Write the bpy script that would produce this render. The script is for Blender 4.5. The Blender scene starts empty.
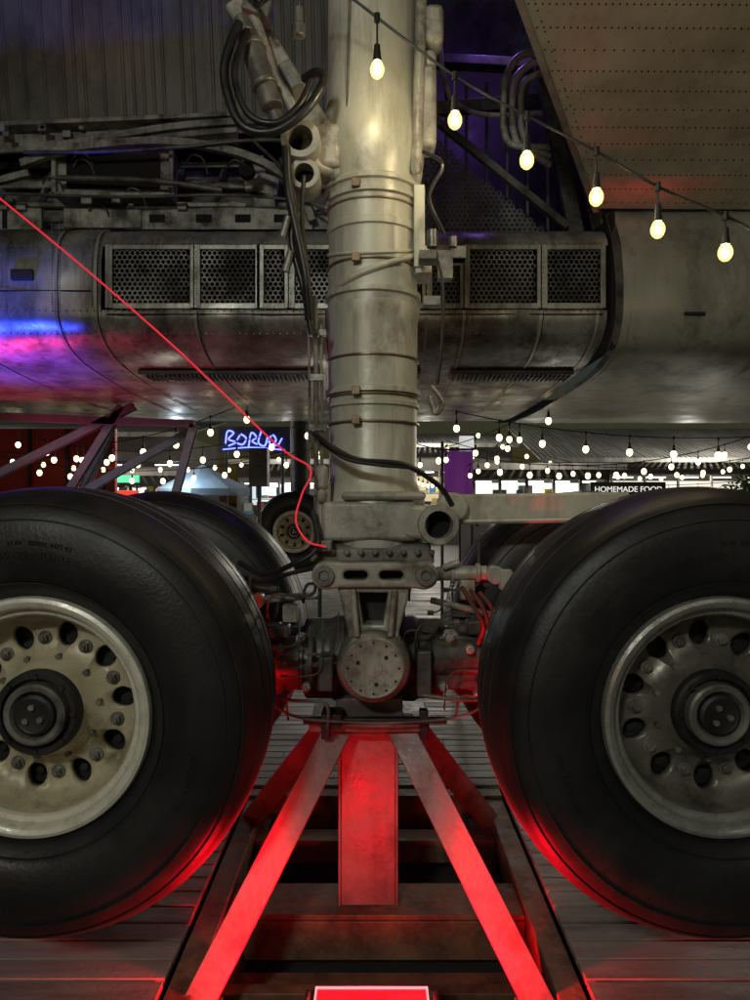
import bpy, math, random, bmesh
from mathutils import Vector, Matrix
random.seed(7)
sc=bpy.context.scene
sc.view_settings.view_transform='Standard'; sc.view_settings.look='None'; sc.view_settings.exposure=0
R=math.radians
# ---------------------------------------------------------------- materials
def M(name,c1,c2=None,rough=.5,metal=0.,scale=4.,stretch=(1,1,1),grime=0.,gcol=(.02,.016,.012),gscale=2.5,glo=.5,bump=.2,bscale=60,coat=0.,spec=.5,rvar=.15,streak=0.):
    m=bpy.data.materials.new(name); m.use_nodes=True
    nt=m.node_tree; n=nt.nodes; l=nt.links; b=n['Principled BSDF']
    c2=c2 or tuple(x*.7 for x in c1)
    tc=n.new('ShaderNodeTexCoord'); mp=n.new('ShaderNodeMapping'); mp.inputs['Scale'].default_value=stretch
    l.new(tc.outputs['Object'],mp.inputs['Vector'])
    n1=n.new('ShaderNodeTexNoise'); n1.inputs['Scale'].default_value=scale; n1.inputs['Detail'].default_value=7; n1.inputs['Roughness'].default_value=.65
    l.new(mp.outputs[0],n1.inputs['Vector'])
    r1=n.new('ShaderNodeValToRGB'); r1.color_ramp.elements[0].position=.35; r1.color_ramp.elements[1].position=.65
    r1.color_ramp.elements[0].color=(*c2,1); r1.color_ramp.elements[1].color=(*c1,1)
    l.new(n1.outputs['Fac'],r1.inputs['Fac'])
    col=r1.outputs['Color']
    def layer(col,sc_,st,lo,amt,seed):
        n2=n.new('ShaderNodeTexNoise'); n2.inputs['Scale'].default_value=sc_; n2.inputs['Detail'].default_value=10; n2.inputs['Roughness'].default_value=.72
        mp2=n.new('ShaderNodeMapping'); mp2.inputs['Location'].default_value=(3.1+seed,7.7,1.3); mp2.inputs['Scale'].default_value=st
        l.new(tc.outputs['Object'],mp2.inputs['Vector']); l.new(mp2.outputs[0],n2.inputs['Vector'])
        r2=n.new('ShaderNodeValToRGB'); r2.color_ramp.elements[0].position=lo; r2.color_ramp.elements[1].position=lo+.18
        r2.color_ramp.elements[0].color=(0,0,0,1); r2.color_ramp.elements[1].color=(amt,amt,amt,1)
        l.new(n2.outputs['Fac'],r2.inputs['Fac'])
        mx=n.new('ShaderNodeMix'); mx.data_type='RGBA'
        l.new(r2.outputs['Color'],mx.inputs['Factor']); l.new(col,mx.inputs['A']); mx.inputs['B'].default_value=(*gcol,1)
        return mx.outputs['Result'],r2.outputs['Color']
    gf=None
    if grime>0: col,gf=layer(col,gscale,tuple(math.sqrt(s) for s in stretch),glo,grime,0)
    if streak>0: col,_=layer(col,9,(1,1,.09),.50,streak,5); col,_=layer(col,28,(1,1,1),.60,streak*.8,9)
    l.new(col,b.inputs['Base Color'])
    mr=n.new('ShaderNodeMapRange'); mr.inputs['To Min'].default_value=max(.03,rough-rvar); mr.inputs['To Max'].default_value=min(1,rough+rvar)
    mr.inputs['From Min'].default_value=.3; mr.inputs['From Max'].default_value=.7
    l.new(n1.outputs['Fac'],mr.inputs['Value'])
    rr=mr.outputs[0]
    if gf is not None:
        ma=n.new('ShaderNodeMath'); ma.operation='MULTIPLY_ADD'; ma.use_clamp=True; ma.inputs[1].default_value=.22
        l.new(gf,ma.inputs[0]); l.new(rr,ma.inputs[2]); rr=ma.outputs[0]
    l.new(rr,b.inputs['Roughness'])
    b.inputs['Metallic'].default_value=metal; b.inputs['Coat Weight'].default_value=coat; b.inputs['Specular IOR Level'].default_value=spec
    if bump>0:
        n3=n.new('ShaderNodeTexNoise'); n3.inputs['Scale'].default_value=bscale; n3.inputs['Detail'].default_value=5
        l.new(tc.outputs['Object'],n3.inputs['Vector'])
        bp=n.new('ShaderNodeBump'); bp.inputs['Strength'].default_value=bump; bp.inputs['Distance'].default_value=.004
        l.new(n3.outputs['Fac'],bp.inputs['Height']); l.new(bp.outputs[0],b.inputs['Normal'])
    return m
def E(name,c,s,samp=False):
    m=bpy.data.materials.new(name); m.use_nodes=True
    b=m.node_tree.nodes['Principled BSDF']; b.inputs['Base Color'].default_value=(*[min(.8,x) for x in c],1)
    b.inputs['Emission Color'].default_value=(*c,1); b.inputs['Emission Strength'].default_value=s
    if not samp: m.cycles.emission_sampling='NONE'
    return m
strutM=M('strut_paint',(.62,.62,.54),(.44,.44,.365),.42,.15,5,(1,1,.35),.85,(.15,.11,.07),3.2,.53,.35,30,streak=.6)
castM=M('cast_paint',(.50,.49,.43),(.32,.31,.27),.45,.2,9,(1,1,1),.85,(.06,.045,.03),7,.48,.3,60,streak=.5)
bandM=M('band_metal',(.30,.23,.15),(.18,.13,.08),.4,.6,12,(1,1,1),.6,(.05,.03,.02),9,.5,.2,60)
fittM=M('fitting_metal',(.30,.30,.27),(.16,.155,.14),.4,.5,9,(1,1,1),.8,(.03,.02,.015),6,.48,.3,60)
aluM=M('aluminium_skin',(.46,.46,.42),(.30,.30,.275),.35,.5,2.2,(1.6,1.6,.5),.9,(.055,.048,.036),1.7,.46,.15,18,streak=.75)
alu2M=M('fairing_skin',(.42,.42,.36),(.29,.29,.25),.42,.3,1.6,(1,1,.5),.8,(.075,.067,.05),1.3,.50,.12,14,streak=.55)
flapM=M('flap_skin',(.50,.455,.35),(.36,.325,.25),.5,.15,2,(1,1,1),.5,(.16,.135,.09),2,.52,.1,20,streak=.35)
wellM=M('well_metal',(.19,.19,.17),(.08,.08,.07),.5,.4,5,(1,1,1),.85,(.012,.011,.01),3,.45,.4,30,streak=.4)
well2M=M('well_metal_pale',(.42,.42,.38),(.21,.21,.19),.5,.3,6,(1,1,1),.9,(.02,.018,.015),4,.45,.35,40,streak=.65)
ribM=M('ribbed_sheet',(.17,.165,.145),(.11,.105,.09),.5,.4,4,(1,1,.4),.7,(.045,.042,.036),2,.47,.2,30,streak=.6)
darkM=M('dark_metal',(.035,.035,.035),(.015,.015,.015),.5,.3,6,bump=.3)
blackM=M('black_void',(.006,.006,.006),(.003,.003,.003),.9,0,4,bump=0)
hoseM=M('black_hose',(.02,.02,.02),(.012,.012,.012),.4,0,20,bump=.2)
rubM=M('tyre_rubber',(.017,.017,.018),(.010,.010,.011),.44,0,5,(1,1,1),.45,(.050,.044,.037),3,.52,.25,90,spec=.45,rvar=.10)
creamM=M('cream_wheel_paint',(.62,.56,.40),(.46,.40,.26),.38,.1,8,(1,1,1),.85,(.12,.075,.035),7,.51,.25,50,streak=.35)
rimwM=M('rim_white',(.80,.78,.68),(.64,.61,.50),.33,.15,14,(1,1,1),.7,(.18,.13,.07),12,.57,.25,50)
greyW=M('grey_wheel_paint',(.27,.26,.22),(.16,.15,.125),.35,.45,8,(1,1,1),.8,(.05,.04,.028),8,.50,.25,50,streak=.35)
greyR=M('rim_grey',(.44,.44,.41),(.32,.32,.29),.3,.5,14,(1,1,1),.6,(.1,.08,.06),14,.56,.25,50)
steelM=M('steel',(.55,.55,.53),(.38,.38,.36),.28,.8,20,(1,1,1),.5,(.08,.06,.05),10,.55,.2,80)
standM=M('stand_paint',(.24,.21,.20),(.13,.11,.105),.42,.1,6,(1,1,1),.7,(.045,.025,.018),5,.5,.3,50,streak=.4)
rustM=M('rusty_steel',(.26,.155,.085),(.10,.06,.038),.62,.2,8,(1,1,1),.7,(.03,.018,.012),5,.5,.6,40)
deckM=M('deck_boards',(.29,.29,.25),(.16,.16,.14),.5,0,3,(.35,6,1),.75,(.065,.06,.05),2,.48,.35,50)
groundM=M('ground_dirt',(.05,.045,.04),(.03,.028,.025),.85,0,2)
redCabM=E('red_cable_glow',(1,.03,.06),.5)  # cable brightness put in as emission, though it is no lamp
coreM=E('bulb_filament',(1,.80,.48),430,True)
bulbFar=E('bulb_far',(1,.80,.45),3.5)
socketM=M('bulb_socket',(.012,.012,.012),None,.5,bump=0)
gm=bpy.data.materials.new('bulb_glass'); gm.use_nodes=True; nt=gm.node_tree; nt.nodes.clear()
o_=nt.nodes.new('ShaderNodeOutputMaterial'); mx=nt.nodes.new('ShaderNodeMixShader'); tr_=nt.nodes.new('ShaderNodeBsdfTransparent'); em=nt.nodes.new('ShaderNodeEmission')
em.inputs[0].default_value=(1,.72,.22,1); em.inputs[1].default_value=3.2; mx.inputs[0].default_value=.42
nt.links.new(tr_.outputs[0],mx.inputs[1]); nt.links.new(em.outputs[0],mx.inputs[2]); nt.links.new(mx.outputs[0],o_.inputs[0]); gm.cycles.emission_sampling='NONE'
# ---------------------------------------------------------------- mesh builder
class B:
    def __init__(s): s.v=[];s.f=[];s.m=[]
    def add(s,v,f,m=0):
        o=len(s.v); s.v+= [tuple(x) for x in v]; s.f+=[tuple(i+o for i in q) for q in f]; s.m+=[m]*len(f); return s
    def box(s,c,d,rot=None,m=0):
        c=Vector(c); vs=[]
        for x in(-.5,.5):
            for y in(-.5,.5):
                for z in(-.5,.5):
                    p=Vector((x*d[0],y*d[1],z*d[2]))
                    if rot is not None: p=rot@p
                    vs.append(c+p)
        return s.add(vs,[(0,1,3,2),(4,6,7,5),(0,4,5,1),(2,3,7,6),(0,2,6,4),(1,5,7,3)],m)
    def beam(s,p0,p1,w,h,m=0,up=(0,0,1)):
        p0=Vector(p0);p1=Vector(p1);d=(p1-p0);L=d.length;d.normalize();up=Vector(up)
        if abs(d.dot(up))>.98: up=Vector((0,1,0))
        x=d.cross(up).normalized(); z=x.cross(d)
        rot=Matrix((x,d,z)).transposed()
        return s.box((p0+p1)/2,(w,L,h),rot,m)
    def ibeam(s,p0,p1,w,h,t=.012,m=0,up=(0,0,1)):
        p0=Vector(p0);p1=Vector(p1);d=(p1-p0).normalized();u=Vector(up)
        if abs(d.dot(u))>.98:u=Vector((0,1,0))
        x=d.cross(u).normalized(); z=x.cross(d)
        o=z*(h/2-t/2)
        s.beam(p0+o,p1+o,w,t,m,up); s.beam(p0-o,p1-o,w,t,m,up); s.beam(p0,p1,t,h-2*t-.001,m,up); return s
    def cyl(s,p0,p1,r0,r1=None,n=20,m=0):
        r1=r0 if r1 is None else r1
        p0=Vector(p0);p1=Vector(p1);d=(p1-p0).normalized()
        a=d.orthogonal().normalized(); b=d.cross(a); vs=[]
        for p,r in((p0,r0),(p1,r1)):
            for i in range(n):
                t=2*math.pi*i/n; vs.append(p+(a*math.cos(t)+b*math.sin(t))*r)
        fs=[(i,(i+1)%n,n+(i+1)%n,n+i) for i in range(n)]
        fs.append(tuple(range(n-1,-1,-1))); fs.append(tuple(range(n,2*n)))
        return s.add(vs,fs,m)
    def sph(s,c,r,n=12,m=0,sc=(1,1,1)):
        c=Vector(c);vs=[];k=n//2
        for j in range(k+1):
            ph=math.pi*j/k
            for i in range(n):
                t=2*math.pi*i/n
                vs.append(c+Vector((r*sc[0]*math.sin(ph)*math.cos(t),r*sc[1]*math.sin(ph)*math.sin(t),r*sc[2]*math.cos(ph))))
        fs=[(j*n+i,(j+1)*n+i,(j+1)*n+(i+1)%n,j*n+(i+1)%n) for j in range(k) for i in range(n)]
        return s.add(vs,fs,m)
    def lathe(s,prof,o,axis='Z',n=48,m=0,closed=False,flip=1):
        o=Vector(o);vs=[]
        for a,r in prof:
            for i in range(n):
                t=2*math.pi*i/n
                if axis=='Z': vs.append(o+Vector((r*math.cos(t),r*math.sin(t),a)))
                elif axis=='Y': vs.append(o+Vector((r*math.cos(t),a*flip,r*math.sin(t))))
                else: vs.append(o+Vector((a,r*math.cos(t),r*math.sin(t))))
        K=len(prof); fs=[]
        for j in range(K if closed else K-1):
            jj=(j+1)%K
            for i in range(n): fs.append((j*n+i,j*n+(i+1)%n,jj*n+(i+1)%n,jj*n+i))
        return s.add(vs,fs,m)
    def tube(s,pts,r,n=8,m=0,sub=6,smooth=True):
        P=[Vector(p) for p in pts]
        if smooth and len(P)>2:
            Q=[];E_=[P[0]*2-P[1]]+P+[P[-1]*2-P[-2]]
            for i in range(1,len(E_)-2):
                a,b,c,d=E_[i-1:i+3]
                for k in range(sub):
                    t=k/sub
                    Q.append(.5*((2*b)+(c-a)*t+(2*a-5*b+4*c-d)*t*t+(3*b-a-3*c+d)*t**3))
            Q.append(P[-1]);P=Q
        vs=[];up=None
        for i,p in enumerate(P):
            d=(P[min(i+1,len(P)-1)]-P[max(i-1,0)]).normalized()
            if up is None: up=d.orthogonal().normalized()
            up=(up-d*up.dot(d))
            up=up.normalized() if up.length>1e-5 else d.orthogonal().normalized()
            b=d.cross(up)
            for k in range(n):
                t=2*math.pi*k/n; vs.append(p+(up*math.cos(t)+b*math.sin(t))*r)
        fs=[(i*n+k,i*n+(k+1)%n,(i+1)*n+(k+1)%n,(i+1)*n+k) for i in range(len(P)-1) for k in range(n)]
        fs.append(tuple(range(n-1,-1,-1))); L=(len(P)-1)*n; fs.append(tuple(range(L,L+n)))
        return s.add(vs,fs,m)
    def obj(s,name,mats,bevel=0,ang=40,parent=None,recalc=True):
        me=bpy.data.meshes.new(name); me.from_pydata(s.v,[],s.f)
        if not isinstance(mats,(list,tuple)): mats=[mats]
        for mm in mats: me.materials.append(mm)
        me.polygons.foreach_set('material_index',s.m); me.polygons.foreach_set('use_smooth',[True]*len(s.f))
        me.update()
        if recalc:
            bm=bmesh.new(); bm.from_mesh(me); bmesh.ops.recalc_face_normals(bm,faces=bm.faces); bm.to_mesh(me); bm.free()
        me.set_sharp_from_angle(angle=R(ang))
        o=bpy.data.objects.new(name,me); sc.collection.objects.link(o)
        if bevel>0:
            mo=o.modifiers.new('bevel','BEVEL'); mo.width=bevel; mo.segments=2; mo.limit_method='ANGLE'; mo.angle_limit=R(40)
        if parent: o.parent=parent
        return o
def grp(name):
    e=bpy.data.objects.new(name,None); e.empty_display_size=.1; sc.collection.objects.link(e); return e
def text(body,size,mat,loc,rot=(R(90),0,0),ext=.004,parent=None,name='lettering',warp=None):
    cu=bpy.data.curves.new(name,'FONT'); cu.body=body; cu.size=size; cu.extrude=ext; cu.align_x='CENTER'
    o=bpy.data.objects.new(name,cu); sc.collection.objects.link(o)
    bpy.context.view_layer.update()
    me=bpy.data.meshes.new_from_object(o.evaluated_get(bpy.context.evaluated_depsgraph_get()))
    bpy.data.objects.remove(o)
    if warp:
        for v in me.vertices: v.co=warp(v.co)
    me.materials.clear(); me.materials.append(mat)
    o=bpy.data.objects.new(name,me); sc.collection.objects.link(o)
    if not warp: o.location=loc; o.rotation_euler=rot
    if parent:o.parent=parent
    return o
def plate(name,outer,holes,y,depth,mat,parent,bevel=.004):
    cu=bpy.data.curves.new(name,'CURVE'); cu.dimensions='2D'; cu.fill_mode='BOTH'; cu.extrude=depth/2; cu.bevel_depth=bevel; cu.bevel_resolution=1
    for pl in [outer]+holes:
        sp=cu.splines.new('POLY'); sp.points.add(len(pl)-1)
        for i,(x,z) in enumerate(pl): sp.points[i].co=(x,z,0,1)
        sp.use_cyclic_u=True
    o=bpy.data.objects.new(name,cu); sc.collection.objects.link(o); o.rotation_euler=(R(90),0,0); o.location=(0,y,0)
    cu.materials.append(mat); o.parent=parent; return o
def arc(cx,cz,r,a0,a1,n=12): return [(cx+r*math.cos(R(a0+(a1-a0)*i/n)),cz+r*math.sin(R(a0+(a1-a0)*i/n))) for i in range(n+1)]
def area(name,loc,rot,sx,sy,pw,col,parent):
    l=bpy.data.lights.new(name,'AREA'); l.shape='RECTANGLE'; l.size=sx; l.size_y=sy; l.energy=pw; l.color=col
    o=bpy.data.objects.new(name,l); o.location=loc; o.rotation_euler=rot; sc.collection.objects.link(o); o.parent=parent; return o
def point(name,loc,pw,col,parent,r=.05):
    l=bpy.data.lights.new(name,'POINT'); l.energy=pw; l.color=col; l.shadow_soft_size=r
    o=bpy.data.objects.new(name,l); o.location=loc; sc.collection.objects.link(o); o.parent=parent; return o
def beamlamp(name,loc,tgt,pw,col,ang,bl,parent,r=.04):
    loc=Vector(loc); d=(Vector(tgt)-loc).normalized()
    l=bpy.data.lights.new(name,'SPOT'); l.energy=pw; l.color=col; l.spot_size=R(ang); l.spot_blend=bl; l.shadow_soft_size=r
    o=bpy.data.objects.new(name,l); o.location=loc; o.rotation_euler=d.to_track_quat('-Z','Y').to_euler(); sc.collection.objects.link(o); o.parent=parent; return o

# ---------------------------------------------------------------- landing gear
gear=grp('landing_gear')
b=B(); cx=-.008; Y=2.75
prof=[(1.02,.15),(1.05,.19),(1.10,.197),(1.22,.197),(1.27,.178),(1.30,.166),(1.585,.166),(1.59,.176),(1.605,.176),(1.61,.168),(1.635,.168),(1.64,.18),(1.66,.18),(1.665,.168),
 (1.93,.170),(1.97,.178),(1.99,.178),(1.995,.168),(2.02,.168),(2.025,.182),(2.045,.182),(2.05,.168),(2.28,.168),(2.285,.176),(2.31,.176),(2.315,.170),(2.40,.172),(2.405,.184),(2.425,.184),(2.43,.174),(2.45,.174),(2.455,.186),(2.47,.186),(2.48,.178),(2.54,.188),(2.62,.196),(2.70,.192),(2.80,.180),(2.95,.170),(4.8,.17)]
prof=[(z if z<1.22 else 1.22+(z-1.22)*.935,r) for z,r in prof]
b.lathe(prof,(cx,Y,0),n=64)
b.obj('shock_strut_barrel',strutM,parent=gear)
b=B()
pts=[]
for i in range(25):
    a=R(190+i*170/24); pts.append((cx+.170*math.cos(a),Y+.170*math.sin(a),1.98+.18*(i/24)**1.3))
b.tube(pts,.013,8,sub=2)
pts=[]
for i in range(25):
    a=R(190+i*165/24); pts.append((cx+.170*math.cos(a),Y+.170*math.sin(a),2.14-.05*math.sin(i/24*3.1)+.03*i/24))
b.tube(pts,.007,8,sub=2)
b.box((cx+.185,Y-.04,2.10),(.06,.14,.10)); b.box((cx+.17,Y-.08,2.22),(.04,.08,.30))
b.obj('cast_ribs',strutM,.012,parent=gear)
b=B()
for z in(2.085,1.74,1.5,2.30,1.618,1.60):
    b.lathe([(z,.169),(z,.1765),(z+.008,.1765),(z+.008,.169)],(cx,Y,0),n=48)
for z in(1.61,2.085,2.35,1.505): b.box((cx-.06,Y-.18,z),(.03,.02,.03)); 
b.obj('clamp_bands',bandM,.002,parent=gear)
b=B()
b.box((-.19,2.66,2.50),(.14,.13,.16)); b.beam((-.13,2.68,2.47),(-.27,2.62,2.50),.10,.17)
b.box((.19,2.68,2.66),(.07,.12,.30)); b.box((.215,2.66,2.95),(.07,.10,.14)); b.box((.20,2.66,2.83),(.05,.07,.07))
b.beam((.15,2.62,2.40),(.17,2.62,3.1),.04,.04)
b.beam((-.18,2.64,2.60),(-.13,2.64,2.38),.05,.06)
b.obj('trunnion_lugs',castM,.02,parent=gear)
def ring(b,c,ro,ri,l,m=0,n=32,axis='Y'):
    b.lathe([(-l/2,ri),(-l/2,ro*.96),(-l/2+.006,ro),(l/2-.006,ro),(l/2,ro*.96),(l/2,ri)],c,axis,n,m,True)
b=B(); ring(b,(-.262,2.60,2.485),.070,.045,.16); ring(b,(-.25,2.60,2.37),.055,.036,.12)
b.obj('trunnion_bush',castM,parent=gear)
b=B(); b.cyl((-.262,2.67,2.485),(-.262,2.61,2.485),.045); b.cyl((-.25,2.65,2.37),(-.25,2.60,2.37),.036); b.obj('bush_core',blackM,parent=gear)
b=B()
b.beam((-.17,2.66,2.52),(-.52,2.72,3.10),.055,.10)
b.tube([(-.24,2.60,2.52),(-.36,2.6,2.74),(-.47,2.6,3.06)],.020,12,smooth=False)
b.obj('drag_brace',castM,.012,parent=gear)
b=B()
b.cyl((-.36,2.54,2.60),(-.45,2.56,2.86),.040); b.cyl((-.455,2.56,2.875),(-.475,2.56,2.93),.028); b.cyl((-.355,2.54,2.585),(-.34,2.54,2.54),.024)
b.cyl((-.385,2.54,2.67),(-.392,2.54,2.69),.048); b.cyl((-.435,2.555,2.815),(-.442,2.555,2.835),.048)
b.box((-.30,2.60,2.74),(.05,.06,.10),Matrix.Rotation(R(-30),3,'Y'))
b.box((-.42,2.60,2.98),(.10,.08,.06),Matrix.Rotation(R(20),3,'Y'))
b.cyl((-.27,2.55,2.90),(-.27,2.55,2.96),.016); b.cyl((-.27,2.55,2.855),(-.27,2.55,2.90),.024,n=12); b.beam((-.27,2.55,2.95),(-.27,2.6,3.12),.01,.01)
b.obj('retract_actuator',fittM,.006,parent=gear)
b=B()
b.tube([(-.47,2.5,2.87),(-.50,2.48,2.78),(-.515,2.47,2.66),(-.457,2.46,2.50),(-.346,2.46,2.475),(-.235,2.46,2.55),(-.175,2.48,2.66),(-.20,2.5,2.70),(-.25,2.54,2.70)],.016,10)
b.tube([(-.44,2.5,2.84),(-.475,2.47,2.72),(-.47,2.46,2.62),(-.42,2.45,2.52),(-.33,2.45,2.50),(-.255,2.46,2.57),(-.22,2.48,2.66)],.012,10)
b.tube([(-.50,2.56,3.05),(-.42,2.5,2.96),(-.40,2.48,2.92),(-.33,2.5,3.0),(-.28,2.55,3.1)],.009,8)
b.tube([(-.31,2.52,2.45),(-.30,2.5,2.30),(-.27,2.5,2.15),(-.24,2.5,2.0),(-.23,2.53,1.85)],.016,10)
b.tube([(-.33,2.54,2.42),(-.28,2.52,2.25),(-.29,2.52,2.12),(-.25,2.52,1.96),(-.22,2.53,1.8)],.012,10)
b.tube([(-.25,2.54,2.36),(-.255,2.52,2.2),(-.235,2.5,2.02),(-.235,2.52,1.9),(-.21,2.53,1.8)],.008,8)
b.tube([(-.23,2.58,1.46),(-.20,2.50,1.44),(-.13,2.46,1.39),(-.05,2.46,1.355),(.10,2.46,1.34),(.22,2.5,1.27),(.27,2.52,1.2)],.010,8)
b.tube([(-.19,2.5,1.42),(-.1,2.455,1.36),(0,2.45,1.34),(.12,2.46,1.33)],.006,8)
b.tube([(-.5,2.66,.99),(-.40,2.58,.955),(-.28,2.5,1.0),(-.2,2.5,1.06),(-.22,2.55,1.18)],.010,8)
b.tube([(-.5,2.6,.95),(-.40,2.55,.93),(-.30,2.48,.965),(-.2,2.46,.99)],.008,8)
b.tube([(.21,2.52,2.12),(.235,2.5,1.95),(.23,2.5,1.75),(.215,2.5,1.62)],.006,8)
b.tube([(.17,2.55,2.45),(.235,2.5,2.38),(.19,2.52,2.28),(.24,2.5,2.14)],.007,8)
b.obj('hydraulic_hoses',hoseM,parent=gear)
b=B()
for x,y0,y1,r in((-.215,.95,1.95,.009),(-.195,1.05,1.85,.006),(-.24,1.3,1.9,.005)):
    b.tube([(x,2.60,y0),(x+.004,2.6,(y0+y1)/2),(x,2.6,y1)],r,8)
for z in(1.25,1.48,1.66,1.82): b.box((-.205,2.6,z),(.06,.03,.022))
b.tube([(.2,2.55,1.62),(.235,2.52,1.56),(.21,2.5,1.52),(.19,2.52,1.58)],.009,8)
b.box((.235,2.55,2.075),(.16,.08,.03)); b.box((.245,2.53,2.03),(.05,.05,.08)); b.box((.29,2.53,2.08),(.05,.06,.04)); b.cyl((.2,2.52,2.1),(.2,2.52,2.16),.02); b.cyl((.27,2.5,2.095),(.27,2.5,2.13),.014)
b.box((.2,2.55,1.92),(.06,.04,.03))
for z,xx in((2.20,-.30),(2.08,-.29)): b.cyl((xx,2.5,z),(xx-.02,2.5,z-.07),.014,n=12)
b.tube([(-.10,2.59,2.6),(-.09,2.59,3.1)],.005,8); 
b.obj('pipe_clips_and_brackets',fittM,.003,parent=gear)
b=B()
b.box((-.02,2.66,1.145),(.34,.22,.14)); b.box((-.185,2.63,1.18),(.05,.12,.22)); b.beam((.1,2.62,1.15),(.20,2.58,1.14),.13,.12)
b.box((-.19,2.58,1.3),(.045,.05,.09)); b.box((.03,2.57,1.235),(.3,.08,.03)); b.box((-.19,2.555,1.235),(.03,.04,.05))
b.obj('strut_lower_housing',castM,.018,parent=gear)
b=B(); ring(b,(.218,2.56,1.135),.070,.048,.2); b.obj('torque_link_bush',castM,parent=gear)
b=B(); b.cyl((.218,2.6,1.135),(.218,2.55,1.135),.048); b.obj('bush_bore',blackM,parent=gear)
b=B(); b.box((-.17,2.53,1.06),(.04,.05,.04));b.box((-.01,2.66,1.02),(.44,.2,.05)); b.cyl((-.2,2.6,1.03),(.2,2.6,1.03),.035); b.cyl((0,2.75,.7),(0,2.75,1.05),.115,n=40)
for i in range(9): b.cyl((-.2+i*.05,2.535,1.035),(-.2+i*.05,2.555,1.035),.012,n=6)
b.obj('piston_and_gland',fittM,.005,parent=gear)
out=arc(-.165,.967,.040,90,270)+[(-.11,.934),(.11,.934)]+arc(.165,.967,.040,-90,90)+[(.11,1.0),(-.11,1.0)]
h1=arc(-.090,.967,.024,90,270,8)+arc(-.04,.967,.024,-90,90,8); h2=arc(.03,.967,.024,90,270,8)+arc(.08,.967,.024,-90,90,8)
plate('torque_link_plate',out,[h1[::-1],h2[::-1]],2.45,.05,castM,gear,.008)
b=B(); b.box((0,2.5,.967),(.3,.03,.08)); b.obj('link_backing',blackM,parent=gear)
b=B()
for s in(-1,1):
    ring(b,(s*.17,2.415,.967),.034,.018,.03); b.cyl((s*.17,2.42,.967),(s*.17,2.41,.967),.016,n=12)
b.obj('link_bolts',fittM,parent=gear)
plate('fork',[(-.12,.93),(.11,.93),(.10,.87),(.075,.78),(.07,.66),(-.08,.66),(-.085,.78),(-.105,.87)],[[(-.065,.915),(-.048,.79),(.035,.79),(.055,.915)]],2.50,.10,castM,gear,.008)
b=B(); b.box((0,2.57,.83),(.2,.03,.2)); b.obj('fork_web',darkM,.004,parent=gear)
b=B(); b.beam((-.075,2.44,.92),(-.06,2.43,.76),.02,.05); b.beam((.065,2.44,.92),(.05,2.43,.76),.02,.05); b.obj('fork_ribs',castM,.006,parent=gear)
b=B()
b.lathe([(2.75,.125),(2.44,.125),(2.425,.118),(2.42,.108)],(-.005,0,.66),'Y',48)
b.lathe([(2.42,.108),(2.405,.104),(2.40,.098),(2.403,.09),(2.403,.03),(2.398,.028),(2.398,0)],(-.005,0,.66),'Y',48,1)
for i in range(3):
    t=R(40+120*i); b.cyl((-.005+.055*math.cos(t),2.41,.66+.055*math.sin(t)),(-.005+.055*math.cos(t),2.399,.66+.055*math.sin(t)),.007,n=10,m=2)
for i in range(12):
    t=R(30*i); b.cyl((-.005+.085*math.cos(t),2.41,.66+.085*math.sin(t)),(-.005+.085*math.cos(t),2.399,.66+.085*math.sin(t)),.004,n=6,m=2)
b.obj('bogie_pivot_cap',[fittM,castM,darkM],parent=gear)
b=B()
b.lathe([(-.98,.1),(-.8,.12),(-.45,.12),(-.44,.135),(-.36,.135),(-.35,.12),(-.27,.12),(-.26,.15),(-.16,.15),(-.15,.16),(.15,.16),(.16,.15),(.25,.15),(.26,.12),(.3,.12),(.31,.14),(.42,.14),(.43,.12),(.8,.12),(.98,.1)],(0,2.75,.62),'X',40)
b.box((.30,2.64,.64),(.18,.14,.19)); b.cyl((-.38,2.62,.64),(-.22,2.62,.64),.085,n=24); b.cyl((-.27,2.62,.64),(-.25,2.62,.64),.095,n=24)
b.cyl((.2,2.60,.66),(.4,2.60,.66),.07,n=24)
b.box((-.17,2.53,.62),(.05,.1,.12)); b.box((.17,2.53,.62),(.05,.1,.16)); b.box((.36,2.57,.77),(.07,.07,.05)); b.box((-.34,2.55,.76),(.08,.07,.04))
b.obj('bogie_beam',wellM,.012,parent=gear)
b=B()
for s in(-1,1):
    b.cyl((s*.955,2.08,.612),(s*.955,3.6,.612),.075)
    for y0 in(2.42,2.86): b.cyl((s*.955,y0,.612),(s*.955,y0+.2,.612),.23,n=40)
b.obj('axles_and_brakes',darkM,parent=gear)
b=B(); random.seed(3)
for i in range(38):
    x0=random.uniform(.16,.5)*random.choice((-1,1)); z0=random.uniform(.52,.93); y0=random.uniform(2.44,2.62)
    L=random.uniform(.06,.2); 
    if random.random()<.5: P=[(x0,y0,z0),(x0+L*.5,y0,z0+.004),(x0+L*.7,y0,z0+.02),(x0+L*.75,y0+.01,z0+.06),(x0+L*.75,y0+.02,z0+L)]
    else: P=[(x0,y0,z0),(x0-L*.5,y0,z0+.004),(x0-L*.7,y0,z0-.02),(x0-L*.75,y0+.01,z0-.06),(x0-L*.75,y0+.05,z0-L*.8)]
    b.tube(P,random.choice((.003,.004,.006)),6)
    b.cyl(P[0],(x0+.02,y0,z0),.009,n=6)
b.tube([(-.45,2.5,.62),(-.3,2.44,.50),(-.1,2.44,.47),(.12,2.44,.47),(.33,2.45,.5),(.45,2.5,.6)],.005,8)
b.tube([(-.42,2.5,.58),(-.3,2.46,.54),(-.17,2.45,.53),(-.16,2.44,.44)],.006,8)
b.tube([(.16,2.44,.56),(.3,2.44,.545),(.45,2.5,.54)],.008,8)
b.obj('brake_lines',wellM,parent=gear)
b=B()
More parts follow.
